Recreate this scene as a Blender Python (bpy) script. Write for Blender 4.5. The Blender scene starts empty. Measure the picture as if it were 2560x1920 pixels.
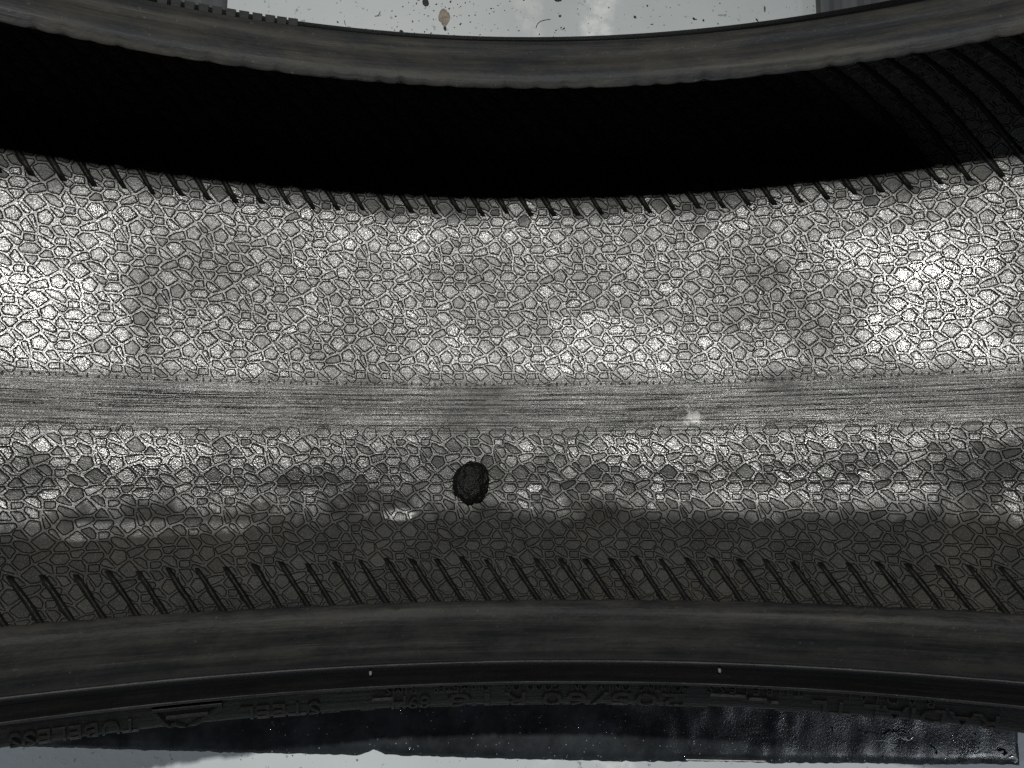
import bpy, math, random
import numpy as np
from mathutils import Vector, Matrix

random.seed(7); rng = np.random.default_rng(7)
S = 0.2                      # metres per bead radius
scene = bpy.context.scene
C = bpy.context.collection

# ------------------------------------------------------------------ camera
F_PX, CAM_Z, CAM_Y = 1951.7, -0.2155, -0.1321
PITCH, YAW, ROLL = 0.10686, -0.17365, -0.01265
def cam_axes():
    cp, sp = math.cos(PITCH), math.sin(PITCH); cy, sy = math.cos(YAW), math.sin(YAW); cr, sr = math.cos(ROLL), math.sin(ROLL)
    M = np.array([[cr,-sr,0],[sr,cr,0],[0,0,1]]) @ np.array([[cy,0,sy],[0,1,0],[-sy,0,cy]]) @ np.array([[1,0,0],[0,cp,-sp],[0,sp,cp]])
    return M * np.array([1, 1, -1])          # rows: right, up, forward in world axes
AX = cam_axes()
CP = np.array([0, CAM_Y, CAM_Z]) * S
cam_data = bpy.data.cameras.new('camera')
cam = bpy.data.objects.new('camera', cam_data); C.objects.link(cam)
cam_data.sensor_width = 36; cam_data.lens = F_PX / 2560 * 36
cam_data.clip_start = 0.005; cam_data.clip_end = 200
m = Matrix([list(AX[0]) + [0], list(AX[1]) + [0], list(-AX[2]) + [0], [0, 0, 0, 1]]).transposed()
m.translation = Vector(CP)
cam.matrix_world = m
scene.camera = cam
def to_px(P):
    d = (np.asarray(P) - CP) @ AX.T
    return 1280 + F_PX * d[..., 0] / d[..., 2], 960 - F_PX * d[..., 1] / d[..., 2]
def ray(px, py):
    return (px - 1280) / F_PX * AX[0] + (960 - py) / F_PX * AX[1] + AX[2]

# ------------------------------------------------------------------ light
world = bpy.data.worlds.new('World'); scene.world = world; world.use_nodes = True
bg = world.node_tree.nodes['Background']
bg.inputs[0].default_value = (0.60, 0.70, 0.85, 1); bg.inputs[1].default_value = 0.010
def lamp(name, kind, loc, energy, col, **kw):
    l = bpy.data.lights.new(name, kind); l.energy = energy; l.color = col
    for k, v in kw.items(): setattr(l, k, v)
    o = bpy.data.objects.new(name, l); C.objects.link(o); o.location = loc
    return o
key = lamp('work_lamp', 'POINT', (-0.12 * S, 0.137 * S, 0.23 * S), 3.7, (1.0, 0.992, 0.94), shadow_soft_size=0.0022)
side = lamp('side_lamp', 'AREA', (0.60, -0.42, -0.05), 0.8, (0.85, 0.92, 1.0), size=0.05)
side.rotation_euler = (Vector((0.25, -0.13, -0.33)) - side.location).to_track_quat('-Z', 'Y').to_euler()
left = lamp('left_fill', 'AREA', (-0.60, -0.44, -0.06), 1.3, (0.88, 0.94, 1.0), size=0.05)  # unseen fill light added to lift the left floor and inner sidewall
left.rotation_euler = (Vector((-0.22, -0.16, -0.33)) - left.location).to_track_quat('-Z', 'Y').to_euler()
scene.view_settings.view_transform = 'Standard'; scene.view_settings.look = 'None'
scene.cycles.use_denoising = False
scene.cycles.diffuse_bounces = 0; scene.cycles.glossy_bounces = 1; scene.cycles.sample_clamp_indirect = 1.0
scene.view_settings.exposure = 0; scene.view_settings.gamma = 1

# ------------------------------------------------------------------ node helpers
class NT:
    def __init__(s, name):
        s.m = bpy.data.materials.new(name); s.m.use_nodes = True
        s.t = s.m.node_tree; s.b = s.t.nodes['Principled BSDF']
    def n(s, t, **kw):
        x = s.t.nodes.new(t)
        for k, v in kw.items(): setattr(x, k, v)
        return x
    def l(s, a, b): s.t.links.new(a, b)
    def val(s, node, i, v):
        if hasattr(v, 'links') or hasattr(v, 'is_linked'): s.l(v, node.inputs[i])
        else: node.inputs[i].default_value = v
    def math(s, op, a, b=None, c=None, clamp=False):
        x = s.n('ShaderNodeMath', operation=op, use_clamp=clamp); s.val(x, 0, a)
        if b is not None: s.val(x, 1, b)
        if c is not None: s.val(x, 2, c)
        return x.outputs[0]
    def ramp(s, f, a, b, va=0.0, vb=1.0):
        x = s.n('ShaderNodeMapRange'); s.val(x, 0, f); x.inputs[1].default_value = a; x.inputs[2].default_value = b
        x.inputs[3].default_value = va; x.inputs[4].default_value = vb; x.interpolation_type = 'SMOOTHSTEP'
        return x.outputs[0]
    def noise(s, vec, scale, detail=2, rough=0.5, dist=0.0):
        x = s.n('ShaderNodeTexNoise'); s.l(vec, x.inputs['Vector'])
        x.inputs['Scale'].default_value = scale; x.inputs['Detail'].default_value = detail
        x.inputs['Roughness'].default_value = rough; x.inputs['Distortion'].default_value = dist
        return x.outputs[0]
    def geo(s): return s.n('ShaderNodeNewGeometry').outputs['Position']
    def obj(s): return s.n('ShaderNodeTexCoord').outputs['Object']
    def uv(s): return s.n('ShaderNodeTexCoord').outputs['UV']
    def scale(s, v, xyz):
        x = s.n('ShaderNodeMapping'); s.l(v, x.inputs[0]); x.inputs['Scale'].default_value = xyz
        return x.outputs[0]
    def mix(s, f, a, b):
        x = s.n('ShaderNodeMix', data_type='RGBA'); s.val(x, 0, f); 
        for i, v in ((6, a), (7, b)):
            if isinstance(v, tuple): x.inputs[i].default_value = (*v, 1)
            else: s.l(v, x.inputs[i])
        return x.outputs[2]
    def bump(s, h, dist, strength=1.0, nrm=None):
        x = s.n('ShaderNodeBump'); s.l(h, x.inputs['Height']); x.inputs['Distance'].default_value = dist
        x.inputs['Strength'].default_value = strength
        if nrm: s.l(nrm, x.inputs['Normal'])
        return x.outputs[0]
    def out(s, color=None, rough=None, normal=None, spec=None):
        for k, v in (('Base Color', color), ('Roughness', rough), ('Normal', normal), ('Specular IOR Level', spec)):
            if v is None: continue
            if isinstance(v, tuple): s.b.inputs[k].default_value = (*v, 1)
            else: s.val(s.b, k, v)
        return s.m

# patches of the liner that were wiped glossy (+) or left dull (-): pixel centre and size in the photograph, amount
PATCHES = [(110,800,230,120,.85),(60,650,200,80,.6),(150,560,170,60,.35),(2340,790,190,110,.9),(2240,640,230,70,.8),(1450,880,430,70,.7),(1730,960,160,50,.4),(1130,610,260,50,.3),
           (2480,900,80,60,.7),(1900,1230,430,60,.5),(330,1325,330,20,.5),(1000,1285,40,14,1.0),(240,1110,330,50,.5),(1600,1130,330,50,.5),(2100,1060,400,40,.6),
           (360,790,45,110,-.45),(1960,800,170,130,-.38),(640,720,230,110,-.3),(860,860,160,90,-.3),(1900,660,90,60,-.25),(1080,1190,330,80,-.55),(620,1240,330,50,-.4),(60,1180,90,60,-.4),(2480,1190,150,90,-1.0),(1500,1230,200,60,-.5),(1180,660,100,70,-.3)]
def liner_material():
    t = NT('inner_liner_rubber')
    p = t.geo()
    at = t.n('ShaderNodeAttribute', attribute_name='gloss').outputs['Fac']
    uvn = t.uv(); sep = t.n('ShaderNodeSeparateXYZ'); t.l(uvn, sep.inputs[0]); sv = sep.outputs[1]; su = sep.outputs[0]
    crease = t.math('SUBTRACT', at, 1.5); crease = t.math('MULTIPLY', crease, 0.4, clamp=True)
    # worn centre band
    edge = t.noise(t.scale(uvn, (22, 90, 1)), 1.0, 4, 0.65)
    d = t.math('ADD', t.math('ABSOLUTE', t.math('SUBTRACT', sv, -0.033)), t.math('MULTIPLY', edge, 0.022))
    band = t.ramp(d, 0.046, 0.076, 1, 0)
    big = t.noise(p, 16, 4, 0.6); mid = t.noise(p, 95, 3, 0.6); blot = t.noise(p, 45, 4, 0.65)
    grain = t.noise(p, 2600, 1, 0.5); grain2 = t.noise(p, 3400, 0, 0.5)
    lines = t.noise(t.scale(uvn, (6, 1100, 1)), 1.0, 2, 0.6)
    scratch = t.noise(t.scale(uvn, (1.6, 330, 1)), 1.0, 1, 0.5)
    scratch_m = t.ramp(scratch, 0.66, 0.69)
    for pyl, wl, kl in ((989, .0010, .8), (1001, .0012, 1.0), (1024, .0015, 1.0), (1037, .0009, .7), (1012, .0008, .6), (1064, .0010, .6), (1078, .0012, .8)):
        _, sl_ = px_to_liner(1250, pyl)
        dd = t.math('ABSOLUTE', t.math('ADD', t.math('SUBTRACT', sv, sl_), t.math('MULTIPLY', t.math('SUBTRACT', t.noise(t.scale(uvn, (5, 1, 1)), 1.0, 2), 0.5), 0.006)))
        ln = t.math('MULTIPLY', t.ramp(dd, wl * .4, wl, kl, 0), t.ramp(t.noise(t.scale(uvn, (9, 3, 1)), 1.0 + kl, 3), .38, .5))
        scratch_m = t.math('MAXIMUM', scratch_m, ln)
    wipe = None
    for px, py, rx, ry, k in PATCHES:
        th, sc = px_to_liner(px, py); th2, _ = px_to_liner(px + rx, py); _, s2 = px_to_liner(px, py + ry)
        a = t.math('DIVIDE', t.math('SUBTRACT', su, th), abs(th2 - th) * 1.2); b = t.math('DIVIDE', t.math('SUBTRACT', sv, sc), abs(s2 - sc) * 1.2)
        q = t.math('ADD', t.math('MULTIPLY', a, a), t.math('MULTIPLY', b, b))
        q = t.math('ADD', q, t.math('MULTIPLY', t.math('SUBTRACT', blot, 0.5), 4.5))
        w = t.ramp(q, 0.15, 1.25, k, 0)
        wipe = w if wipe is None else t.math('ADD', wipe, w)
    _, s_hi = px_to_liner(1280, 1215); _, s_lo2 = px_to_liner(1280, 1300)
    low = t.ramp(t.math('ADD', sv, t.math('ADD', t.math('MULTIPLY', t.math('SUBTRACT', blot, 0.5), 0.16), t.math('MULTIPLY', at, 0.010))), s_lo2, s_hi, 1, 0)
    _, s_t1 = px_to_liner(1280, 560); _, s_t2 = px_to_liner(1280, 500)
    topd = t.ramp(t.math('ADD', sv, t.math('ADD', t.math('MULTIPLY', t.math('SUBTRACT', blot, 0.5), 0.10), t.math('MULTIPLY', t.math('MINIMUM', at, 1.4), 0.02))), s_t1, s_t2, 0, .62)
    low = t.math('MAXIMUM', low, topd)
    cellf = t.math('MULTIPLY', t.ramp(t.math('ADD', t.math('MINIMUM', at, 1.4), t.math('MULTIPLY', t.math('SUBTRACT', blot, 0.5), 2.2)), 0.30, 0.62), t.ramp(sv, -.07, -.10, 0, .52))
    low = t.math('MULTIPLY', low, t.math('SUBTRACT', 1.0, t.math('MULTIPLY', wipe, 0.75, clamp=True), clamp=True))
    dust = t.math('MULTIPLY', t.ramp(sv, -0.12, -0.24), t.ramp(t.noise(p, 34, 3, 0.6), 0.5, 0.68))
    col = t.mix(t.ramp(mid, 0.3, 0.7), (0.024, 0.024, 0.0235), (0.036, 0.036, 0.034))
    col = t.mix(t.math('MULTIPLY', dust, 0.35), col, (0.052, 0.046, 0.038))
    col = t.mix(t.math('MULTIPLY', t.ramp(grain2, 0.56, 0.72), 0.45), col, (0.10, 0.10, 0.09))
    col = t.mix(t.math('MULTIPLY', scratch_m, band), col, (0.004, 0.004, 0.004))
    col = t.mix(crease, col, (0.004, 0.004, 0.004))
    r = t.math('ADD', 0.255, t.math('MULTIPLY', t.math('SUBTRACT', big, 0.5), 0.30))
    r = t.math('SUBTRACT', r, t.math('MULTIPLY', wipe, 0.06))
    r = t.math('ADD', r, t.math('MULTIPLY', t.math('MINIMUM', at, 1.4), 0.10))
    r = t.math('ADD', r, t.math('MULTIPLY', t.math('SUBTRACT', grain, 0.5), 0.25))
    r = t.math('ADD', r, t.math('MULTIPLY', crease, 0.4))
    r = t.math('MAXIMUM', r, 0.13)
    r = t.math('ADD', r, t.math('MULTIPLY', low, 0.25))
    h = t.math('ADD', t.math('MULTIPLY', grain, 1.0), t.math('MULTIPLY', t.math('MULTIPLY', lines, band), 1.0))
    h = t.math('SUBTRACT', h, t.math('MULTIPLY', t.math('MULTIPLY', scratch_m, band), 1.6))
    n = t.bump(h, 0.00010, 1.0)
    n = t.bump(mid, 0.00035, 0.7, n)
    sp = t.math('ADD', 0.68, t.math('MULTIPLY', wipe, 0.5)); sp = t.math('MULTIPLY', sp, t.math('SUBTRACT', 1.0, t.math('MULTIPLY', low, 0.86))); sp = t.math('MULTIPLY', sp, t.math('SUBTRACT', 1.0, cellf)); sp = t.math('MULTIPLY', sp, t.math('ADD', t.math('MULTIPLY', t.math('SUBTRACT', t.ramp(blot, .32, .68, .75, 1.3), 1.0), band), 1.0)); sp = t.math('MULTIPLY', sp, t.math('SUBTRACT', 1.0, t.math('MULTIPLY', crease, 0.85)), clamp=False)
    # one small white glint on the centre band, painted into the colour
    th, sc = px_to_liner(1730, 1046)
    a = t.math('MULTIPLY', t.math('SUBTRACT', su, th), 1 / .013); b = t.math('MULTIPLY', t.math('SUBTRACT', sv, sc), 1 / .012)
    q = t.math('ADD', t.math('ADD', t.math('MULTIPLY', a, a), t.math('MULTIPLY', b, b)), t.math('MULTIPLY', t.math('SUBTRACT', t.noise(p, 330, 4, 0.75), 0.5), 7.0))
    col = t.mix(t.ramp(q, -0.2, 1.3, 0.8, 0), col, (0.62, 0.61, 0.60))
    sp = t.math('MAXIMUM', sp, 0.05)
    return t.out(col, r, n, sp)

def rubber_material(name, c0, c1, rough=0.55, smear=True, spec=0.3):
    t = NT(name); uv = t.uv(); p = t.geo()
    a = t.noise(t.scale(uv, (5, 70, 1)), 1.0, 4, 0.6, 0.3)
    b = t.noise(p, 140, 4, 0.65)
    f = t.math('ADD', t.math('MULTIPLY', a, 0.65), t.math('MULTIPLY', b, 0.35))
    col = t.mix(t.ramp(f, 0.38, 0.62), c0, c1)
    sc = t.ramp(t.noise(t.scale(uv, (7, 1500, 1)), 1.0, 2, 0.6), .64, .70); sp_ = t.ramp(t.noise(p, 1300, 2, .6), .68, .74)
    col = t.mix(t.math('MULTIPLY', t.math('MAXIMUM', sc, sp_), 0.5), col, tuple(min(1, x * 2.6) for x in c1))
    n = t.bump(t.noise(p, 900, 2), 0.00018, 0.8)
    n = t.bump(t.noise(t.scale(uv, (12, 160, 1)), 1.0, 3), 0.0004, 0.5, n)
    return t.out(col, t.math('ADD', rough, t.math('MULTIPLY', b, 0.15)), n, spec)

MAT = {}
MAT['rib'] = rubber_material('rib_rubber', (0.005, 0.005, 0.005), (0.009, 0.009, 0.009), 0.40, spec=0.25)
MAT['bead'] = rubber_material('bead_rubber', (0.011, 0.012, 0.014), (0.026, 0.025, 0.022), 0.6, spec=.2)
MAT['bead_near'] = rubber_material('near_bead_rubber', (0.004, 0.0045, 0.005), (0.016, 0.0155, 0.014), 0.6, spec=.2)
MAT['side'] = rubber_material('sidewall_rubber', (0.0015, 0.0015, 0.0015), (0.0035, 0.0035, 0.0033), 0.5, spec=.12)
MAT['letter'] = rubber_material('lettering_rubber', (0.003, 0.003, 0.003), (0.0065, 0.0065, 0.006), 0.5, spec=0.14)
MAT['line'] = rubber_material('rim_line_rubber', (0.006, 0.006, 0.006), (0.016, 0.0155, 0.015), 0.5, spec=0.25)
MAT['tread'] = rubber_material('tread_rubber', (0.014, 0.014, 0.014), (0.025, 0.025, 0.024), 0.6)

def floor_material():
    t = NT('light_grey_painted_floor'); p = t.geo()
    f = t.noise(p, 9, 4, 0.6); g = t.noise(p, 420, 2, 0.6)
    col = t.mix(t.ramp(f, 0.3, 0.7), (0.60, 0.645, 0.665), (0.69, 0.73, 0.745))
    col = t.mix(t.math('MULTIPLY', t.ramp(g, 0.66, 0.72), 0.6), col, (0.20, 0.21, 0.21))
    # glare streaks running away from the tyre, painted into the floor colour
    glare = None
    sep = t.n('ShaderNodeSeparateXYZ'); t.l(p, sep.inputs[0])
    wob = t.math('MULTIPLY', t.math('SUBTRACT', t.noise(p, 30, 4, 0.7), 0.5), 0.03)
    for x0, w, k in GLARE_STREAKS:
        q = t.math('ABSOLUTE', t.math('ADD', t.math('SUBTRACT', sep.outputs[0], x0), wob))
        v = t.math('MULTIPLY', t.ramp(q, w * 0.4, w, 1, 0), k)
        glare = v if glare is None else t.math('MAXIMUM', glare, v)
    glare = t.math('MULTIPLY', glare, t.ramp(t.noise(p, 160, 3, 0.7), 0.3, 0.65))
    col = t.mix(glare, col, (0.93, 0.94, 0.94))
    return t.out(col, 0.5, t.bump(g, 0.0002, 0.4), 0.4)
def streak_material():
    t = NT('streaked_dark_grey_board'); p = t.geo()
    a = t.noise(t.scale(p, (260, 9, 260)), 1.0, 4, 0.65); b = t.noise(p, 30, 3)
    col = t.mix(t.ramp(a, 0.3, 0.75), (0.075, 0.082, 0.09), (0.15, 0.158, 0.168))
    return t.out(col, 0.55, t.bump(a, 0.0003, 0.5), 0.3)
def mat_material():
    t = NT('wet_black_plastic'); p = t.geo()
    a = t.noise(p, 60, 5, 0.7); f = t.noise(p, 1100, 3, 0.7)
    col = t.mix(t.ramp(a, 0.3, 0.7), (0.015, 0.017, 0.019), (0.036, 0.041, 0.046))
    sep = t.n('ShaderNodeSeparateXYZ'); t.l(p, sep.inputs[0])
    rough_zone = t.ramp(t.math('ADD', sep.outputs[0], t.math('MULTIPLY', t.noise(p, 26, 3), 0.06)), 0.04, 0.16)
    n = t.bump(f, 0.00016, 1.0)
    nn = t.n('ShaderNodeMix', data_type='VECTOR'); t.l(rough_zone, nn.inputs[0])
    nn2 = t.bump(a, 0.0004, 0.4); t.l(nn2, nn.inputs[4]); t.l(n, nn.inputs[5])
    return t.out(col, t.ramp(a, 0.3, 0.7, 0.22, 0.42), nn.outputs[1], 0.5)
def flat(name, c, rough=0.6, spec=0.3, trans=0):
    t = NT(name); p = t.obj()
    f = t.noise(p, 700, 4, 0.7)
    col = t.mix(t.ramp(f, 0.3, 0.7), tuple(x * 0.7 for x in c), tuple(min(1, x * 1.25) for x in c))
    if trans: t.b.inputs['Transmission Weight'].default_value = 1; t.b.inputs['IOR'].default_value = 1.33
    return t.out(col, rough, None if trans or name in ('water', 'pale_thread_and_glint') else t.bump(f, 0.0006, 0.8), spec)

# ------------------------------------------------------------------ object helpers
def new_obj(name, verts, faces, mat, parent=None, origin=(0, 0, 0), uvs=None, attr=None, smooth=True, mesh=None):
    org = np.array(origin, float)
    me = bpy.data.meshes.new(name)
    me.from_pydata((np.asarray(verts, float) - org).tolist(), [], faces)
    if uvs is not None:
        lay = me.uv_layers.new(name='UVMap')
        vi = np.empty(len(me.loops), dtype=np.int32); me.loops.foreach_get('vertex_index', vi)
        lay.data.foreach_set('uv', np.asarray(uvs, float)[vi].ravel())
    if attr is not None:
        a = me.attributes.new('gloss', 'FLOAT', 'POINT'); a.data.foreach_set('value', np.asarray(attr, float))
    if smooth: me.polygons.foreach_set('use_smooth', [True] * len(me.polygons))
    me.materials.append(mat); me.update()
    o = bpy.data.objects.new(name, me); C.objects.link(o)
    o.location = org
    if parent is not None:
        o.parent = parent; o.location = org - np.array(parent_world(parent))
    return o
def parent_world(o):
    v = np.array(o.location)
    while o.parent: o = o.parent; v = v + np.array(o.location)
    return v
def tag(o, label=None, cat=None, group=None, kind=None):
    for k, v in (('label', label), ('category', cat), ('group', group), ('kind', kind)):
        if v: o[k] = v
    return o

# ------------------------------------------------------------------ tyre profile (h across, R from the axle) in bead radii
def spline(pts, n=14):
    P = np.array(pts, float); P = np.vstack([2*P[0]-P[1], P, 2*P[-1]-P[-2]]); out = []
    for i in range(1, len(P) - 2):
        p0, p1, p2, p3 = P[i-1:i+3]
        for t in np.linspace(0, 1, n, endpoint=False):
            out.append(0.5*((2*p1)+(-p0+p2)*t+(2*p0-5*p1+4*p2-p3)*t*t+(-p0+3*p1-3*p2+p3)*t**3))
    out.append(P[-2]); return np.array(out)
INNER = spline([(-.267,1.0),(-.270,1.012),(-.296,1.040),(-.336,1.08),(-.364,1.13),(-.383,1.20),(-.396,1.28),(-.395,1.355),(-.374,1.415),(-.335,1.452),(-.285,1.474),(-.22,1.4915),(-.17,1.5005),(-.12,1.5105),(-.06,1.5175),
                (0,1.520),(.06,1.5185),(.12,1.514),(.18,1.508),(.235,1.500),(.285,1.489),(.330,1.471),(.372,1.432),(.394,1.37),(.400,1.29),(.390,1.20),(.372,1.13),(.340,1.08),(.298,1.040),(.272,1.012),(.267,1.0)])
seg = np.hypot(*np.diff(INNER, axis=0).T); sl = np.concatenate([[0], np.cumsum(seg)])
i0 = np.argmin(abs(INNER[:, 0]) + (INNER[:, 1] < 1.3) * 9)
SL = sl - sl[i0]                                        # arc length, 0 at crown, + towards the far side
_t = np.concatenate([np.linspace(SL[0], -.1, 130, endpoint=False), np.linspace(-.1, .04, 60, endpoint=False), np.linspace(.04, SL[-1], 130)])
INNER = np.stack([np.interp(_t, SL, INNER[:, 0]), np.interp(_t, SL, INNER[:, 1])], 1); SL = _t
dH = np.gradient(INNER[:, 0], SL); dR = np.gradient(INNER[:, 1], SL)
def prof(s, off=0.0):
    """point on the liner at arc length s, raised by off towards the cavity"""
    h = np.interp(s, SL, INNER[:, 0]); R = np.interp(s, SL, INNER[:, 1])
    th, tr = np.interp(s, SL, dH), np.interp(s, SL, dR); L = np.hypot(th, tr)
    return h + off * tr / L, R - off * th / L
def wp(theta, h, R):
    return np.stack([R * np.sin(theta), h * np.ones_like(theta), -R * np.cos(theta)], -1) * S
def surf(theta, s, off=0.0):
    h, R = prof(s, off); return wp(theta, h, R)
# photograph pixel -> liner coordinates, used once to lay the moulded pattern out
_sg = np.linspace(-0.42, 0.42, 1200)
def px_to_liner(px, py):
    th = 0.1
    for _ in range(12):
        P = surf(np.full_like(_sg, th), _sg); u, v = to_px(P)
        k = np.argmin(abs(v - py)); s = np.interp(-py, -v[::1], _sg) if v[0] < v[-1] else np.interp(py, v[::-1], _sg[::-1])
        P2 = surf(np.array([th, th + .01]), np.array([s, s])); uu, _ = to_px(P2)
        th += (px - uu[0]) / (uu[1] - uu[0]) * .01
    return th, float(s)

FLOOR_R = 1.662
FLOOR_Z = -FLOOR_R * S
def on_floor(px, py, dz=0.0):
    d = ray(px, py); t = (FLOOR_Z + dz - CP[2]) / d[2]; return CP + d * t

MAT['liner'] = liner_material()
tyre = bpy.data.objects.new('tyre', None); C.objects.link(tyre); tyre.location = (0, 0, FLOOR_Z)
tag(tyre, 'black worn rubber tyre standing upright, seen through its hole onto the crazed inner liner', 'tyre')

def revolve(name, P, mat, n=720, close=False, parent=tyre, t0=-math.pi, t1=math.pi, flip=False, fn=None):
    P = np.asarray(P, float); full = abs((t1 - t0) - 2 * math.pi) < 1e-6
    th = np.linspace(t0, t1, n + 1)
    s = np.concatenate([[0], np.cumsum(np.hypot(*np.diff(P, axis=0).T))])
    T, I = np.meshgrid(th, np.arange(len(P)), indexing='ij')
    H, R = P[I, 0], P[I, 1]
    if fn is not None: H, R = fn(T, H, R)
    V = np.stack([R * np.sin(T), H, -R * np.cos(T)], -1).reshape(-1, 3) * S
    uv = np.stack([T, s[I]], -1).reshape(-1, 2); k = len(P)
    a = (np.arange(n)[:, None] * k + np.arange(k - 1)[None]).ravel()
    f = np.stack([a, a + 1, a + k + 1, a + k], -1)
    if flip: f = f[:, ::-1]
    return new_obj(name, V, f.tolist(), mat, parent, uvs=uv)

# inner liner surface: finer in the part in view
def liner():
    n = 1500; th = np.concatenate([np.linspace(-math.pi, -0.9, 140, endpoint=False), np.linspace(-0.9, 1.2, 620, endpoint=False), np.linspace(1.2, math.pi, 140)])
    k = len(INNER)
    T, I = np.meshgrid(th, np.arange(k), indexing='ij')
    sI = SL[I]; inb = np.clip((sI - .0035) / .006, 0, 1) + np.clip((-.0665 - sI) / .006, 0, 1); inb = inb * np.clip((.59 - abs(sI - .02)) / .02, 0, 1) * (T > -.84) * (T < 1.08)
    V = surf(T, sI, -inb * .75 * .001 / S).reshape(-1, 3)
    uv = np.stack([T, SL[I]], -1).reshape(-1, 2)
    a = (np.arange(len(th) - 1)[:, None] * k + np.arange(k - 1)[None]).ravel()
    f = np.stack([a, a + k, a + k + 1, a + 1], -1)
    return new_obj('inner_liner', V, f.tolist(), MAT['liner'], tyre, uvs=uv, attr=np.full(len(V), .35))
liner()

# outer skin
far_bead = spline([(.267,1.0),(.262,.994),(.272,.987),(.285,.990),(.297,.997),(.308,.999),(.320,1.006),(.328,1.021)], 6)
near_bead = spline([(-.267,1.0),(-.262,.994),(-.272,.986),(-.285,.988),(-.297,.996),(-.308,1.000),(-.320,1.009),(-.3255,1.020)], 6)
def wob(T, H, R):
    return H, R + 0.0016 * np.sin(T * 7 + 1) + 0.0012 * np.sin(T * 17 + H * 60)
def nicks(T, H, R):
    R = R + 0.0011 * np.sin(T * 9 + 1) * (abs(abs(H) - .29) < .022)
    ph = (T / 0.026714 + .3 * np.sin(T * 23)) % 1.0
    k = (1 - abs(np.sin(math.pi * ph))) ** 1.5 * (.9 + .5 * np.sin(T * 41 + 1) + .5 * np.sin(T * 97))
    return np.where(H > 0, H + np.clip((.274 - H) / .012, 0, 1) * (.0017 * k), H - (H > -.2725) * (.0008 * k)), R
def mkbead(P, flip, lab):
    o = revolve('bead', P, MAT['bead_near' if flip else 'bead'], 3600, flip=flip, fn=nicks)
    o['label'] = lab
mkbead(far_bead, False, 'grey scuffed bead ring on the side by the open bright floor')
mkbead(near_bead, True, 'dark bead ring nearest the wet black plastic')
def outer_side(sg):
    q = [(.328,1.021),(.329,1.028),(.332,1.038),(.337,1.050),(.345,1.060),(.354,1.064),(.359,1.069),(.3595,1.075),(.356,1.080),(.363,1.088),(.378,1.106),(.394,1.125),(.4005,1.136),(.402,1.146),(.404,1.165),(.412,1.22),(.430,1.32),(.436,1.41),(.425,1.49),(.398,1.555)]
    q = np.array(spline(q, 5)); q[:, 0] *= sg
    if sg < 0: q[0] = (-.3255, 1.020)
    return q
for sg in (1, -1):
    o = revolve('sidewall', outer_side(sg), MAT['side'], 720, flip=sg < 0)
    o['label'] = 'outer sidewall facing the bright floor' if sg > 0 else 'outer sidewall with raised lettering'
def ring_bar(h, R, w, lab):
    a = np.linspace(0, 2 * math.pi, 9); o = revolve('rim_line', np.stack([h + w * np.sin(a), R + w * np.cos(a)], 1), MAT['line'], 900)
    o['label'] = lab
ring_bar(-.3262, 1.0195, .0016, 'thin raised line along the heel of the near bead')
ring_bar(-.3592, 1.0715, .0030, 'raised rim line above the lettering')
TR = spline([(-.398,1.555),(-.345,1.610),(-.25,1.638),(-.12,1.653),(0,1.656),(.12,1.653),(.25,1.638),(.345,1.610),(.398,1.555)], 10)
def treadfn(T, H, R):
    gr = np.zeros_like(H)
    for h0 in (-.2, -.07, .07, .2): gr = np.maximum(gr, np.clip(1 - abs(H - h0) / .018, 0, 1))
    lug = ((np.sin(T * 70 + H * 9) > .82) & (abs(H) > .21))
    return H, R - .03 * np.clip(gr * 2, 0, 1) - .022 * lug
revolve('tread', TR, MAT['tread'], 900, fn=treadfn, flip=True)

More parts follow.
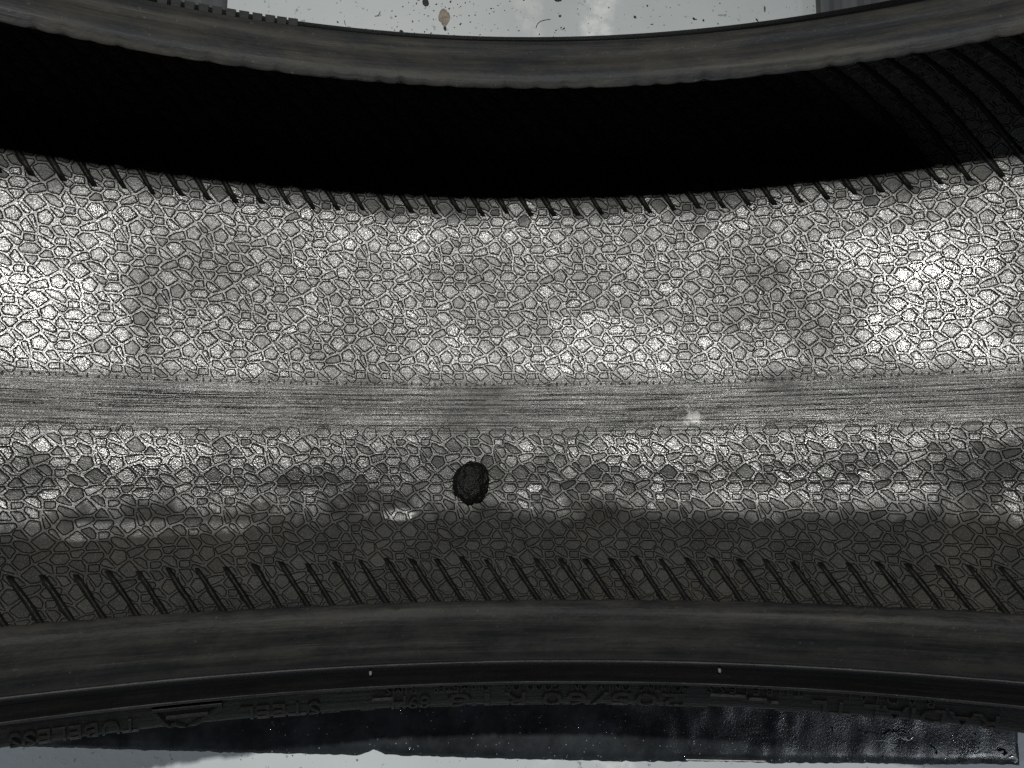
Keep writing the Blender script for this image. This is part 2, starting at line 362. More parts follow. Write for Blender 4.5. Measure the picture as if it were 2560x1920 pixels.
# ------------------------------------------------------------------ moulded crazed pattern: one repeat, traced cell by cell
CELLS = [
 [(105,270),(180,180),(290,170),(430,300),(265,425)],
 [(365,150),(440,130),(560,160),(650,250),(655,305),(600,315),(470,270)],
 [(700,55),(770,150),(840,255),(700,245),(630,160)],
 [(820,130),(1000,130),(1012,165),(945,265),(900,250)],
 [(1000,290),(1070,185),(1190,180),(1315,300),(1150,430)],
 [(1235,135),(1435,130),(1450,170),(1380,270),(1330,265)],
 [(720,300),(830,293),(838,395),(715,400),(680,360)],
 [(890,300),(955,310),(1100,440),(980,478),(920,435),(880,370)],
 [(470,325),(620,365),(678,420),(645,475),(590,472)],
 [(25,308),(80,320),(205,430),(190,470),(130,465)],
 [(305,460),(430,375),(545,490),(475,612),(340,592)],
 [(635,530),(710,440),(860,440),(925,510),(870,582),(660,577)],
 [(920,590),(1010,530),(1145,480),(1190,600),(1060,630),(940,640)],
 [(1200,460),(1325,375),(1440,490),(1380,605),(1230,582)],
 [(178,512),(250,480),(285,590),(308,695),(265,650)],
 [(78,645),(145,552),(295,758),(125,755)],
 [(345,648),(460,655),(552,770),(530,825),(360,750)],
 [(518,640),(620,598),(738,757),(600,747)],
 [(708,630),(890,635),(902,670),(832,768),(790,750)],
 [(888,750),(960,685),(1080,680),(1203,800),(1045,932)],
 [(1130,655),(1230,638),(1340,670),(1438,770),(1430,822),(1380,817),(1230,757)],
 [(135,800),(282,798),(287,897),(140,900)],
 [(325,805),(400,820),(568,930),(510,982),(400,972),(340,890)],
 [(600,808),(720,798),(728,897),(590,897),(565,850)],
 [(772,800),(840,820),(990,950),(890,977),(800,920)],
 [(1240,830),(1400,868),(1462,912),(1420,977),(1370,972)],
 [(1088,960),(1215,878),(1332,1000),(1270,1112),(1115,1090)],
 [(78,1020),(160,938),(300,938),(387,1010),(320,1083),(105,1083)],
 [(563,1010),(620,938),(760,938),(832,1010),(770,1088),(600,1088)],
 [(820,1110),(900,1040),(1040,978),(1083,1082),(960,1132),(840,1142)],
 [(360,1115),(440,1023),(520,1028),(562,1122),(390,1138)],
]
K = 2212 / 300.0
t_a, s_a = px_to_liner(1191.4, 652.0); t_b, s_b = px_to_liner(1191.4, 784.0); t_c, s_c = px_to_liner(1191.4, 924.0)
LAT_V = (s_a - s_c) / 2                     # length of one pattern row across the tyre
DTH = 0.026714                              # one moulded rib step round the tyre
LAT_U = 3 * DTH
PXU = LAT_U / (1340.0 / K)                  # radians per traced pixel
PXV = LAT_V / (1000.0 / K)
t_lo, s_lo = px_to_liner(1234.0, 1127.0)
RC = 1.5
def chaikin(P, n=1):
    for _ in range(n):
        Q = []
        for i in range(len(P)):
            a, b = P[i], P[(i + 1) % len(P)]
            Q += [a * .94 + b * .06, a * .65 + b * .35, a * .35 + b * .65, a * .06 + b * .94]
        P = np.array(Q)
    return P
def inset(P, d):
    a = np.roll(P, 1, 0); b = np.roll(P, -1, 0); t = b - a; t /= np.linalg.norm(t, axis=1)[:, None] + 1e-9
    n = np.stack([-t[:, 1], t[:, 0]], 1)
    c = P.mean(0); sgn = np.sign(((c - P) * n).sum(1).mean()) or 1
    return P + n * d * sgn
cells = []                                  # (theta centre, s centre, ring arrays in metric units)
for poly in CELLS:
    P = np.array(poly, float)
    P[:, 0] = (P[:, 0] - 305) / K * PXU * RC; P[:, 1] = -(P[:, 1] - 690) / K * PXV
    if np.sum(P[:, 0] * np.roll(P[:, 1], -1) - P[:, 1] * np.roll(P[:, 0], -1)) < 0: P = P[::-1]
    P = chaikin(P, 1); P = inset(P, -.00035)
    cells.append(P + rng.normal(0, .00022, P.shape))
MM = 0.001 / S
def seam_th(s): return 0
pads = []; placed = set()
for half in (1, -1):
    T0, S0 = (t_b, s_b) if half > 0 else (t_lo, s_lo)
    for j in range(-8, 9):
        for i in range(-16, 17):
            for ci, P in enumerate(cells):
                Q = P + np.array([(i + .5 * j) * LAT_U * RC, -j * LAT_V])
                Q = Q * half
                c = Q.mean(0); th = T0 + c[0] / RC; s = S0 + c[1]
                if not -0.82 < th < 1.06: continue
                lo, hi = (0.011, 0.60) if half > 0 else (-0.56, -0.075)
                if not lo < s < hi: continue
                pads.append((th, s, Q - c, half)); placed.add((ci, i, j, half))
GD = 0.42 * MM                              # depth of the moulded groove round each cell
W1 = 0.18 * MM
def level(s):                               # how far the relief is worn away near the smooth band
    return np.clip(np.minimum(abs(s - 0.006), abs(s + 0.069)) / 0.030 * .9 + .08, 0, 1)
polys = []                                  # (theta, s, jittered outline, half)
for th, s, Q, half in pads:
    u, v = to_px(surf(np.array([th]), np.array([s]))[0])
    polys.append((th, s, Q, half))
def pad_mesh(th, s, Q, half):
    n = len(Q); tilt = rng.normal(0, 0.022, 2); lift = rng.normal(0.0, .03) * MM
    rings = [(inset(Q, -W1), None), (Q, 'floor'), (inset(Q, W1), 'top'), (inset(Q, W1 * 3), 'top2'), (np.zeros((1, 2)), 'top2')]
    V, U = [], []
    Rs = prof(np.array(s))[1]
    for A, kind in rings:
        t = th + A[:, 0] / RC; ss = s + A[:, 1]; L = level(ss)
        if kind is None: off = np.zeros(len(A)) + .004 * MM
        elif kind == 'floor': off = -GD * L
        else: off = (lift + A @ tilt + (.02 * MM if kind == 'top2' else -.02 * MM)) * L
        V.append(surf(t, ss, off)); U.append(np.stack([t, ss], 1))
    V = np.concatenate(V); U = np.concatenate(U); F = []
    for r in range(3):
        for k in range(n):
            k2 = (k + 1) % n; F.append((r*n+k, r*n+k2, (r+1)*n+k2, (r+1)*n+k))
    for k in range(n): F.append((3*n+k, 3*n+(k+1) % n, 4*n))
    i, j2, k3 = F[-1]; nn = np.cross(V[j2]-V[i], V[k3]-V[i])
    if nn @ (-V[i] * np.array([1, 0, 1])) < 0: F = [f[::-1] for f in F]
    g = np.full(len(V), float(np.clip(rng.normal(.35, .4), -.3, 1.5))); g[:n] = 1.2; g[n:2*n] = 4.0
    return V, U, F, g
built = []
for p in polys:
    A = surf(p[0] + p[2][:, 0] / RC, p[1] + p[2][:, 1]); uu, vv = to_px(A); u, v = uu.mean(), vv.mean()
    area = abs(np.sum(uu * np.roll(vv, -1) - vv * np.roll(uu, -1))) / 2
    built.append((area if (20 < u < 2540 and 500 < v < 1500) else 0, p))
built.sort(key=lambda q: -q[0])
n_single = 300
bv, bu, bf, ba, off = [], [], [], [], 0
for idx, (ar, p) in enumerate(built):
    V, U, F, A = pad_mesh(*p)
    if idx < n_single:
        new_obj('liner_cell', V, F, MAT['liner'], tyre, origin=V[-1], uvs=U, attr=A, smooth=False)
    else:
        bv.append(V); bu.append(U); ba.append(A); bf += [tuple(x + off for x in f) for f in F]; off += len(V)
o = new_obj('liner_cells', np.concatenate(bv), bf, MAT['liner'], tyre, uvs=np.concatenate(bu), attr=np.concatenate(ba), smooth=False)
o['kind'] = 'stuff'; o['label'] = 'fine crazed relief of small cells across the liner'
print('pads', len(built))
# the web of flat ridges that runs between the cells: one repeat triangulated, then laid out
from mathutils.geometry import delaunay_2d_cdt
A1 = np.array([LAT_U * RC, 0.0]); A2 = np.array([.5 * LAT_U * RC, -LAT_V])
def tile_web():
    V = [(-4, -4), (4, -4), (4, 4), (-4, 4)]; F = [[0, 1, 2, 3]]; own = [None]
    for i in range(-2, 3):
        for j in range(-2, 3):
            for ci, P in enumerate(cells):
                A = inset(P, -W1) + i * A1 + j * A2; k = len(V); V += A.tolist(); F.append(list(range(k, k + len(A)))); own.append((ci, i, j))
    ov, oe, of, a1, a2, orf = delaunay_2d_cdt([Vector(v) for v in V], [], F, 0, 1e-7, True)
    P = np.array([v[:] for v in ov]); M = np.linalg.inv(np.stack([A1, A2], 1))
    web, fill = [], {}
    for f, r in zip(of, orf):
        f = list(f); r = [x for x in r if x]
        if not r:
            c = M @ P[f].mean(0)
            if -.5 <= c[0] < .5 and -.5 <= c[1] < .5: web.append(f)
        else:
            for x in r[:1]:
                ci, i, j = own[x]
                if i == 0 and j == 0: fill.setdefault(ci, []).append(f)
    return P, web, fill
TP, TW, TF = tile_web(); print('TW', len(TW), len(TF))
def web(half, lo, hi):
    T0, S0 = (t_b, s_b) if half > 0 else (t_lo, s_lo)
    V, F, off = [], [], 0
    for j in range(-8, 9):
        for i in range(-16, 17):
            sh = i * A1 + j * A2
            tris = list(TW)
            for ci, P in enumerate(cells):
                c = (P + np.array([i * LAT_U * RC + .5 * j * LAT_U * RC, -j * LAT_V])).mean(0) * half
                if (ci, i, j, half) not in placed: tris += TF.get(ci, [])
            tr = np.array(tris, dtype=int); Q = (TP + sh) * half; Q = np.stack([T0 + Q[:, 0] / RC, S0 + Q[:, 1]], 1)
            c = Q[tr].mean(1); ok = (c[:, 0] > -.82) & (c[:, 0] < 1.06) & (c[:, 1] > lo) & (c[:, 1] < hi); tr = tr[ok]
            if not len(tr): continue
            u, inv = np.unique(tr, return_inverse=True); V.append(Q[u]); F.append(inv.reshape(-1, 3) + off); off += len(u)
    V = np.concatenate(V); F = np.concatenate(F); W = surf(V[:, 0], V[:, 1], 0.0)
    i, j, k = F[0]; nn = np.cross(W[j]-W[i], W[k]-W[i])
    if nn @ (-W[i] * np.array([1, 0, 1])) < 0: F = F[:, ::-1]
    o = new_obj('liner_ridge_web', W, F.tolist(), MAT['liner'], tyre, uvs=V, attr=np.full(len(W), .3), smooth=False)
    o['label'] = 'web of narrow ridges between the liner cells'
    print('web', len(F))
web(1, 0.003, 0.61)
web(-1, -0.57, -0.066)

# ------------------------------------------------------------------ moulded ribs on both shoulders
def rib(th0, s0, s1, slant, seed):
    r = np.random.default_rng(seed + 50)
    n = 26; ss = np.linspace(s0, s1, n)
    tt = th0 + (ss - s0) * slant + np.cumsum(r.normal(0, 1, n)) * 0.00022
    prof_x = np.array([-1.0, -.55, -.12, .12, .55, 1.0]); prof_z = np.array([-.08, .62, 1.0, 1.0, .62, -.08])
    V, U = [], []
    for i in range(n):
        e = min(1, (i + .15) / 1.6) ** .7 * min(1, (n - i) / 2)
        w = (0.90 + .09 * math.sin(i * .7 + seed) + .05 * r.standard_normal()) * MM * (0.75 + .25 * e); z = 0.85 * MM * e
        # width is measured square to the rib
        x = prof_x * w + (r.normal(0, .05, 6) * MM)
        t = tt[i] + x / 1.4 * 1.15; off = prof_z * z + r.normal(0, .02, 6) * MM
        V.append(surf(t, np.full(6, ss[i]), off)); U.append(np.stack([t, np.full(6, ss[i])], 1))
    V = np.concatenate(V); U = np.concatenate(U); F = []
    sg = 1 if s1 > s0 else -1
    for i in range(n - 1):
        for k in range(5):
            a = i*6+k; f = (a, a+1, a+7, a+6); F.append(f if sg < 0 else f[::-1])
    F.append(tuple(range(6))[::sg]); 
    new_obj('rib', V, F, MAT['rib'], tyre, origin=V[len(V)//2], uvs=U, smooth=True)
ta, sa = px_to_liner(1331, 538); tb, sb = px_to_liner(1294, 479)
slT = (tb - ta) / (sb - sa)
tc, sc_ = px_to_liner(1214.6, 1394); td, sd = px_to_liner(1285.6, 1500)
slB = (td - tc) / (sd - sc_)
print('slants', slT, slB, 's', sa, sc_)
TH_T = 0.17218 - DTH * 19; TH_B = 0.15965 - DTH * 18.5
for k in range(-4, 46):
    j = random.uniform(-.003, .003)
    rib(TH_T + DTH * k, sa + j, 0.66, slT * .95, k)
    rib(TH_B + DTH * k, sc_ + j, -0.60, slB * .95, 100 + k)

# ------------------------------------------------------------------ raised lettering on the near sidewall
side_P = outer_side(-1)
sd_s = np.concatenate([[0], np.cumsum(np.hypot(*np.diff(side_P, axis=0).T))])
def side_pt(theta, s, off):
    h = np.interp(s, sd_s, side_P[:, 0]); R = np.interp(s, sd_s, side_P[:, 1])
    g = np.gradient(side_P[:, 0], sd_s); gr = np.gradient(side_P[:, 1], sd_s)
    th, tr = np.interp(s, sd_s, g), np.interp(s, sd_s, gr); L = np.hypot(th, tr)
    return wp(theta, h - off * tr / L * 1.0, R + off * th / L)
def side_px(px, R):
    """azimuth on the near sidewall at radius R under pixel column px"""
    i = np.argmin(abs(side_P[:, 1] - R)); th = np.linspace(-.9, 1.1, 400)
    u, v = to_px(wp(th, np.full(400, side_P[i, 0]), np.full(400, side_P[i, 1]))); return float(np.interp(px, u, th)), sd_s[i]
def word(txt, px_l, px_r, R0, R1, raise_mm):
    cu = bpy.data.curves.new('t', 'FONT'); cu.body = txt; cu.extrude = 0.0; cu.resolution_u = 2
    o = bpy.data.objects.new('t', cu); C.objects.link(o)
    dg = bpy.context.evaluated_depsgraph_get(); me = bpy.data.meshes.new_from_object(o.evaluated_get(dg))
    bpy.data.objects.remove(o)
    import bmesh
    bm = bmesh.new(); bm.from_mesh(me)
    bmesh.ops.subdivide_edges(bm, edges=[e for e in bm.edges if e.calc_length() > .2], cuts=2)
    bmesh.ops.triangulate(bm, faces=bm.faces)
    ret = bmesh.ops.extrude_face_region(bm, geom=bm.faces[:])
    top = {v for v in ret['geom'] if isinstance(v, bmesh.types.BMVert)}
    bm.verts.index_update(); bm.verts.ensure_lookup_table()
    A = np.array([v.co[:] for v in bm.verts]); up = np.array([v in top for v in bm.verts])
    F = [tuple(v.index for v in f.verts) for f in bm.faces]; bm.verts.index_update()
    F = [tuple(v.index for v in f.verts) for f in bm.faces]
    x = (A[:, 0] - A[:, 0].min()) / (np.ptp(A[:, 0])); y = (A[:, 1] - A[:, 1].min()) / (np.ptp(A[:, 1]))
    tl, s0 = side_px(px_l, R0); tr, _ = side_px(px_r, R0); _, s1 = side_px(px_l, R1)
    # read from the far end: tops of the letters point away from the axle
    th = tr + (tl - tr) * x; s = s0 + (s1 - s0) * y
    V = side_pt(th, s, np.where(up, raise_mm * MM, -.1 * MM))
    o = new_obj('lettering', V, F, MAT['letter'], tyre, origin=V.mean(0), uvs=np.stack([th, s], 1), smooth=False)
    bpy.data.meshes.remove(me)
    return o
small = dict(R0=1.086, R1=1.106, raise_mm=.3)
for txt, a, b in (('MOUNTING', 1600, 1722), ('ONLY', 1495, 1578), ('ON', 1430, 1472), ('GOOD', 1318, 1402), ('OR', 1264, 1302), ('DIAMETER', 1080, 1224), ('RIMS', 962, 1042)):
    word(txt, a, b, **small)
for txt, a, b in (('T U B E L E S S', 1770, 2010), ('R A D I A L', 2110, 2340)):
    word(txt, a, b, **small)
big = dict(R0=1.110, R1=1.136, raise_mm=.4)
for txt, a, b in (('205', 1528, 1712), ('/', 1478, 1522), ('60', 1355, 1468), ('R', 1262, 1314), ('16', 1120, 1225), ('89H', 980, 1075)):
    word(txt, a, b, **big)
for txt, a, b in (('RADIAL TL', 2030, 2500), ('TUBELESS', 20, 345), ('STEEL', 600, 800)):
    word(txt, a, b, **big)
# raised bars and the V shaped emblem
def bar(pts, name, lab=None, w=0.0035, raise_mm=.6):
    V, F = [], []
    pts = [(side_px(px, R)[0], side_px(px, R)[1]) for px, R in pts]
    n = len(pts)
    for i in range(n):
        a = np.array(pts[max(i-1, 0)]); b = np.array(pts[min(i+1, n-1)]); d = (b - a) * np.array([1.1, 1]); d /= np.linalg.norm(d)
        nr = np.array([-d[1] / 1.1, d[0]]) * w
        for q, o_ in ((-1, -.1), (-.8, 1), (.8, 1), (1, -.1)):
            c = np.array(pts[i]) + nr * q; V.append(side_pt(np.array([c[0]]), np.array([c[1]]), np.array([o_ * raise_mm * MM]))[0])
    for i in range(n - 1):
        for k in range(3): a = i*4+k; F.append((a, a+1, a+5, a+4))
    F += [(0, 1, 2, 3), tuple(range(4*n-4, 4*n))[::-1]]
    o = new_obj(name, V, F, MAT['letter'], tyre, origin=np.mean(V, 0), uvs=[(0, 0)] * len(V), smooth=False)
    if lab: o['label'] = lab
def lin(a, b, R0, R1, n=8): return [(a + (b-a)*i/(n-1), R0 + (R1-R0)*i/(n-1)) for i in range(n)]
bar(lin(1775, 1860, 1.109, 1.111) + lin(1868, 1945, 1.113, 1.118), 'raised_bar')
bar(lin(930, 982, 1.112, 1.112), 'raised_bar')
bar(lin(380, 555, 1.100, 1.100, 10), 'emblem_bar', 'straight bar over the V shaped emblem')
bar(lin(385, 425, 1.104, 1.130, 5) + lin(440, 470, 1.128, 1.140, 4) + lin(490, 552, 1.130, 1.104, 6), 'emblem_wing', 'V shaped emblem outline', .0025)
bar(lin(415, 520, 1.114, 1.113, 6), 'emblem_wing', None, .002)
for a, b in ((777,850),(902,938),(982,1000),(1045,1135),(1178,1192),(1220,1272),(1310,1362),(1405,1425),(1462,1482),(1513,1541),(1580,1600),(1645,1662),(1704,1767),(1938,2004),(2060,2070),(2160,2176),(2485,2560)):
    bar(lin(a, b, 1.1395, 1.1395, 4), 'edge_bar', None, .0012, .35)

# small pale rubber spews on the near bead flank and nubs on the far bead
def nub(theta, h, R, rad, hgt, mat, name, dirv):
    V, F = [], []; c = wp(np.array([theta]), np.array([h]), np.array([R]))[0]; d = Vector(dirv).normalized()
    u = d.orthogonal().normalized(); w = d.cross(u)
    for j, (zz, rr) in enumerate(((-.2, 1), (.6, 1), (1, .75))):
        for k in range(8):
            a = k * math.pi / 4; p = Vector(c) + d * hgt * zz + (u * math.cos(a) + w * math.sin(a)) * rad * rr; V.append(p[:])
    for j in range(2):
        for k in range(8): F.append((j*8+k, j*8+(k+1) % 8, j*8+8+(k+1) % 8, j*8+8+k))
    F.append(tuple(range(16, 24)))
    return new_obj(name, V, F, mat, tyre, origin=c, uvs=[(0, 0)] * 24, smooth=False)
MAT['pale'] = flat('pale_spew_rubber', (0.14, 0.14, 0.13))
for px in (926, 1797):
    th = np.linspace(-.9, 1.1, 400); u, v = to_px(wp(th, np.full(400, -.345), np.full(400, 1.058))); t = float(np.interp(px, u, th))
    o = nub(t, -.338, 1.049, .00028, .0009, MAT['pale'], 'vent_spew', (-math.sin(t), -.9, math.cos(t))); o['label'] = 'tiny pale rubber spew on the near bead flank'
def box_on_bead(px):
    th = np.linspace(-.9, 1.1, 400); u, v = to_px(wp(th, np.full(400, .328), np.full(400, 1.021))); t = float(np.interp(px, u, th))
    V = []
    for dt in (-.0048, .0048):
        for h, R in ((.318, 1.008), (.3305, 1.010), (.3305, 1.0212), (.318, 1.0212)):
            sh = .8 if R < 1.01 else 1
            V.append(wp(np.array([t + dt * sh]), np.array([h]), np.array([R]))[0])
    F = [(0,1,2,3),(7,6,5,4),(0,4,5,1),(1,5,6,2),(2,6,7,3),(3,7,4,0)]
    new_obj('bead_nub', V, F, MAT['bead'], tyre, origin=V[0], uvs=[(0, 0)] * 8, smooth=False)
for px in (407, 441, 475, 510, 544, 578, 611, 644, 676, 705, 733): box_on_bead(px)

# ------------------------------------------------------------------ floor, boards, plastic
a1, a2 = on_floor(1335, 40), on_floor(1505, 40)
GLARE_STREAKS = [(a1[0], .006, .45), (a2[0], .010, .95)]  # position, width and strength of the painted glare
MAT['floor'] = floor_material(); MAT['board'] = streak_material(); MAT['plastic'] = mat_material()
G = 12.0
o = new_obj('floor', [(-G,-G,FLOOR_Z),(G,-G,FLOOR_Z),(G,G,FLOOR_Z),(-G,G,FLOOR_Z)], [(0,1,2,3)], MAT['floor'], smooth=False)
o['kind'] = 'structure'
def board(x0, x1, y0, y1, th, lab):
    z0 = FLOOR_Z + .0005; z1 = z0 + th; b = .0006
    V = [(x0,y0,z0),(x1,y0,z0),(x1,y1,z0),(x0,y1,z0),(x0,y0,z1-b),(x1,y0,z1-b),(x1,y1,z1-b),(x0,y1,z1-b),(x0+b,y0+b,z1),(x1-b,y0+b,z1),(x1-b,y1-b,z1),(x0+b,y1-b,z1)]
    F = [(3,2,1,0)] + [(i,(i+1)%4,4+(i+1)%4,4+i) for i in range(4)] + [(4+i,4+(i+1)%4,8+(i+1)%4,8+i) for i in range(4)] + [(8,9,10,11)]
    o = new_obj('board', V, F, MAT['board'], origin=((x0+x1)/2, (y0+y1)/2, z0), smooth=False)
    tag(o, lab, 'board')
pl, pr = on_floor(563, 20, .004), on_floor(2052, 20, .004)
board(pl[0] - .5, pl[0], .10, .62, .004, 'streaked dark grey board on the floor at the top left, beside the nubbed bead')
board(pr[0], pr[0] + .5, .10, .62, .004, 'streaked dark grey board on the floor at the top right')

# wet black plastic strip lying along the near side
def plastic():
    edge = [(-260,1862),(0,1865),(70,1866),(300,1873),(600,1881),(780,1884),(900,1887),(935,1872),(965,1886),(1250,1896),(1600,1903),(1800,1902),(1950,1907),(2150,1906),(2300,1911),(2450,1909),(2546,1912)]
    xs = np.linspace(-260, 2546, 281)
    ed = np.interp(xs, [e[0] for e in edge], [e[1] for e in edge]) + rng.normal(0, .8, 281)
    rows = 30; T = .0012; V, F = [], []
    for i, x in enumerate(xs):
        p = on_floor(x, ed[i], T); x0, y0 = p[0], p[1]
        xin = p[0] if i < 275 else p[0]
        for j in range(rows):
            f = j / (rows - 1); y = y0 + (-.02 - y0) * f
            xx = x0 if True else x0
            crump = 0
            if x0 > .02: crump = .0008 * min(1, (x0 - .02) / .12) * (math.sin(x0 * 210 + y * 140) * math.sin(y * 260 - x0 * 90) + .6 * math.sin(x0 * 430 + 2) * math.sin(y * 390))
            lip = .0012 * math.exp(-f * rows / 1.6)
            V.append((xx, y, FLOOR_Z + T + abs(crump) * (1 if 0 < f else .3) + lip * (1 if j else .2)))
    n = len(xs)
    top = len(V)
    for i in range(n): V.append((V[i*rows][0], V[i*rows][1] - .0002, FLOOR_Z + .0003))
    for j in range(rows): v = V[(n-1)*rows+j]; V.append((v[0] + .0004, v[1], FLOOR_Z + .0003))
    for i in range(n - 1):
        for j in range(rows - 1): a = i*rows+j; F.append((a, a+rows, a+rows+1, a+1))
        F.append((top+i, top+i+1, (i+1)*rows, i*rows))
    for j in range(rows - 1): a = (n-1)*rows+j; b = top+n+j; F.append((a, b, b+1, a+1))
    o = new_obj('plastic_sheet', V, F, MAT['plastic'], origin=(0, -.14, FLOOR_Z))
    tag(o, 'wet black plastic sheet lying on the floor along the near side of the tyre', 'plastic sheet')
plastic()

# droplets and glints of water on the plastic
MAT['water'] = flat('water', (.32, .34, .36), 0.05, 1.0)
def drops():
    V, F = [], []
    for k in range(420):
        px = 2560 - abs(rng.normal(0, 620)) if k % 3 else rng.uniform(600, 2540)
        py = rng.uniform(1775, 1905)
        if not 300 < px < 2540: continue
        c = on_floor(px, py, .0022); r = rng.uniform(.00009, .00026) * (1.6 if rng.random() < .05 else 1)
        b = len(V); n = 7
        for z, q in ((-.2, 1), (.45, .8), (.75, .4)):
            for i in range(n): a = i * 2 * math.pi / n; V.append((c[0] + r*q*math.cos(a), c[1] + r*q*math.sin(a), c[2] + r * z))
        V.append((c[0], c[1], c[2] + r * .85))
        for j in range(2):
            for i in range(n): F.append((b+j*n+i, b+j*n+(i+1) % n, b+(j+1)*n+(i+1) % n, b+(j+1)*n+i))
        for i in range(n): F.append((b+2*n+i, b+2*n+(i+1) % n, b+3*n))
    o = new_obj('water_droplets', V, F, MAT['water'])
    tag(o, 'scattered water droplets on the black plastic sheet', 'water droplets', kind='stuff')
drops()
def tube(name, pts, r, mat, lab, cat, n=6):
    V, F = [], []
    P = spline(pts, 6) if len(pts) > 2 else np.array(pts)
    for i, p in enumerate(P):
        d = Vector(P[min(i+1, len(P)-1)] - P[max(i-1, 0)]).normalized(); u = d.cross(Vector((0, 0, 1))).normalized(); w = u.cross(d)
        for k in range(n):
            a = 2*math.pi*k/n; V.append((Vector(p) + (u*math.cos(a) + w*math.sin(a))*r)[:])
    for i in range(len(P)-1):
        for k in range(n): F.append((i*n+k, i*n+(k+1) % n, (i+1)*n+(k+1) % n, (i+1)*n+k))
    F += [tuple(range(n))[::-1], tuple(range(len(V)-n, len(V)))]
    o = new_obj(name, V, F, mat, origin=np.mean(V, 0)); return tag(o, lab, cat)
MAT['shine'] = flat('pale_thread_and_glint', (.75, .76, .74), .15, .6)
def fp(l, dz=.0042): return [on_floor(x, y, dz) for x, y in l]
tube('thread_and_glint', fp([(2190,1852),(2207,1851),(2222,1853)]), .00018, MAT['shine'], 'short straight pale thread on the black plastic', 'thread')
tube('thread_and_glint', fp([(2233,1851),(2242,1846),(2251,1841)]), .0002, MAT['shine'], 'short slanted pale thread between the straight thread and the curled one', 'thread')
tube('thread_and_glint', fp([(2253,1844),(2262,1848),(2261,1842),(2268,1850),(2276,1848),(2283,1842)]), .00028, MAT['shine'], 'bright curled thread at the end of the dark wet patch', 'thread')
tube('thread_and_glint', fp([(2352,1880),(2360,1886),(2364,1893),(2360,1898)]), .0003, MAT['shine'], 'bright hooked thread near the lower edge of the black plastic', 'thread')
tube('thread_and_glint', fp([(2520,1893),(2532,1890),(2541,1898),(2536,1906)]), .0005, MAT['shine'], 'crumpled bright thread at the right corner of the black plastic', 'thread')

tube('thread_and_glint', fp([(1715,1899),(1760,1900),(1810,1901),(1860,1902),(1915,1903)], .0032), .0002, MAT['shine'], 'long thin pale tube standing in for the highlight along the outer edge of the black plastic', 'thread')  # edge highlight of the sheet, added as a pale tube

# ------------------------------------------------------------------ dirt on the floor
MAT['grit'] = flat('dark_grit', (.045, .045, .045)); MAT['flake'] = flat('beige_flake', (.33, .29, .24)); MAT['hair'] = flat('dark_fibre', (.10, .10, .10))
def blob(c, r, squash, seed, sub=2, amp=.3, stretch=(1, 1), rot=0.0):
    import bmesh
    bm = bmesh.new(); bmesh.ops.create_icosphere(bm, subdivisions=sub, radius=1)
    g = np.random.default_rng(seed); ks = g.normal(0, 2.2, (5, 3)); ph = g.uniform(0, 6, 5)
    V = []
    for v in bm.verts:
        p = np.array(v.co); k = 1 + amp * sum(math.sin(ks[i] @ p + ph[i]) for i in range(5)) / 3
        q = p * k * r * np.array([stretch[0], stretch[1], squash]); a = rot
        V.append((c[0] + q[0]*math.cos(a) - q[1]*math.sin(a), c[1] + q[0]*math.sin(a) + q[1]*math.cos(a), c[2] + q[2]))
    F = [tuple(v.index for v in f.verts) for f in bm.faces]; bm.free()
    return V, F
V, F = [], []
for k in range(300):
    px = rng.uniform(560, 2060) if k % 2 else rng.normal(1130, 150); py = rng.uniform(-60, 105)
    if px > 2040 or px < 575: continue
    r = .0001 + abs(rng.normal(0, .00011)); c = on_floor(px, py, r * .3)
    v, f = blob(c, r, .5, k, 1, .35, (1 + rng.random() * 1.2, 1), rng.uniform(0, 3)); b = len(V); V += v; F += [tuple(x + b for x in q) for q in f]
tag(new_obj('floor_grit', V, F, MAT['grit']), 'fine dark grit scattered over the light floor at the top', 'grit', kind='stuff')
crumbs = [(1064,8,.0011,(1,1.5),'dark elongated crumb at the very top edge, left of the beige flake'),(1113,71,.0007,(.8,1.2),'dark crumb just below the beige flake'),
          (1003,80,.0008,(1,1),'round black crumb closest to the bead, left of the beige flake'),(912,77,.0008,(1.4,.6),'flat dark crumb furthest left near the bead edge'),
          (1400,40,.0005,(1,1),'small round crumb right of the curved fibre'),(1170,94,.0006,(1,1),'small crumb touching the bead edge in the middle'),
          (1588,43,.0006,(1,1),'lone small crumb between the white painted glare streak and the right board'),(1393,1,.0008,(1.6,.7),'flat crumb at the very top edge above the curved fibre'),
          (1735,47,.0006,(.8,1),'small crumb third from the right board'),(1892,50,.0005,(.6,1.5),'slanted crumb second from the right board'),(1912,22,.0007,(.5,2),'long slanted crumb nearest the right board')]
for i, (x, y, r, st, lab) in enumerate(crumbs):
    c = on_floor(x, y, r * .4); v, f = blob(c, r, .5, 900 + i, 2, .35, st, .3 * i % 1)
    tag(new_obj('crumb', v, f, MAT['grit'], origin=c), lab, 'crumb')
c = on_floor(1110, 45, .0008)
v, f = blob(c, .0019, .25, 77, 3, .55, (.8, 1.5), -.2)
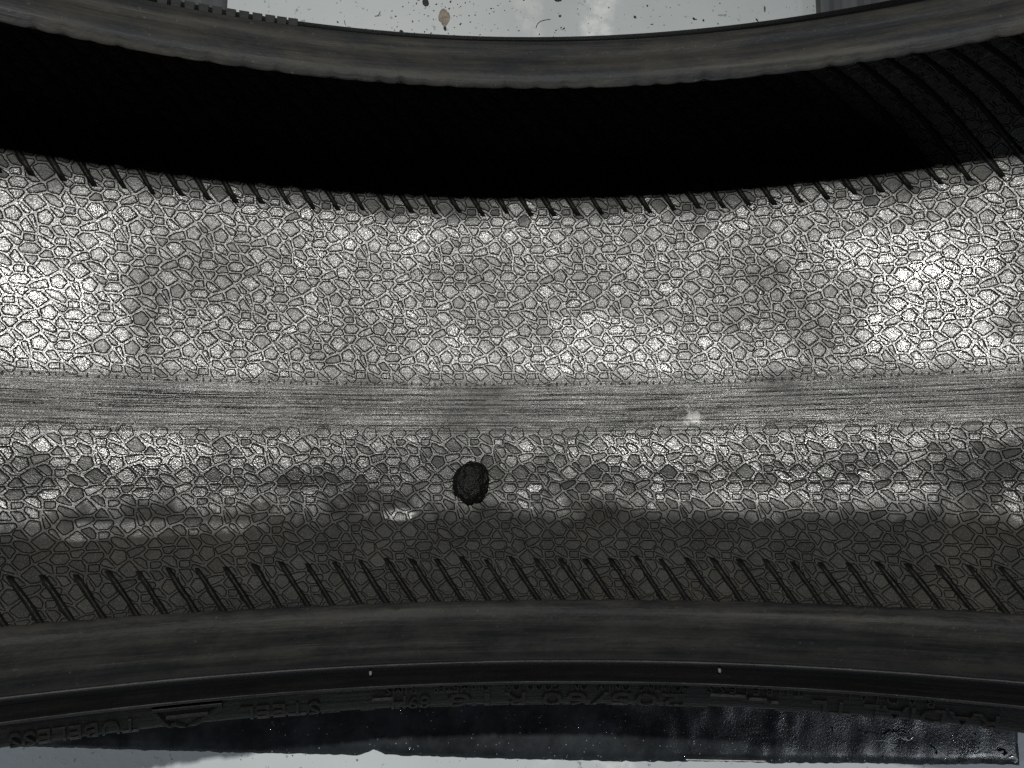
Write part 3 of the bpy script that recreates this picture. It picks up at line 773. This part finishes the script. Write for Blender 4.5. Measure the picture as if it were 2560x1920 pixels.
tag(new_obj('flake', v, f, MAT['flake'], origin=c, smooth=False), 'beige jagged flake on the light floor left of the middle', 'flake')
tube('fibre', [tuple(on_floor(x, y, .0004)) for x, y in ((1340,70),(1343,61),(1350,54),(1362,50),(1376,48))], .00013, MAT['hair'], 'long curved dark fibre near the middle of the light floor', 'fibre')
tube('fibre', [tuple(on_floor(x, y, .0004)) for x, y in ((937,40),(944,39),(949,33),(950,28))], .00013, MAT['hair'], 'short hooked fibre left of the beige flake', 'fibre')
tube('fibre', [tuple(on_floor(x, y, .0004)) for x, y in ((861,51),(862,57),(864,62))], .00012, MAT['hair'], 'tiny straight fibre furthest left on the light floor', 'fibre')

# ------------------------------------------------------------------ the black lump on the liner
MAT['tar'] = NT('tar_lump'); t = MAT['tar']; p = t.obj()
f = t.noise(p, 420, 5, 0.7)
MAT['tar'] = t.out(t.mix(t.ramp(f, .4, .75), (0.0015, 0.0015, 0.0015), (0.009, 0.009, 0.0085)), t.ramp(f, .3, .7, .6, .3), t.bump(f, .0014, 1.0), .5)
tl, s_ = px_to_liner(1177, 1210)
base = surf(np.array([tl]), np.array([s_]), .0)[0]; up = surf(np.array([tl]), np.array([s_]), .02)[0] - base; up /= np.linalg.norm(up)
v, f = blob((0, 0, 0), 1.0, 1.0, 5, 5, .12)
v = np.array(v); ex = np.array([math.cos(tl), 0, math.sin(tl)]); ey = np.cross(up, ex)
g = np.random.default_rng(3); ks = g.normal(0, 7, (14, 3)); ph = g.uniform(0, 6, 14)
from mathutils import noise as mn
v = v * np.array([1 + .10 * mn.fractal(Vector(q) * 2.2, 1.0, 2.0, 4) + .05 * mn.noise(Vector(q) * 7) for q in v.tolist()])[:, None]
r = .0058
W = base + r * (v[:, :1] * ex * .93 + v[:, 1:2] * ey * 1.17) + (np.clip(v[:, 2:], -.55, 2) + .5) * up * r * 1.0
lump = new_obj('tar_lump', W, f, MAT['tar'], origin=base)
tag(lump, 'round black crumbly lump of tar stuck on the crazed liner below the smooth centre band', 'lump')
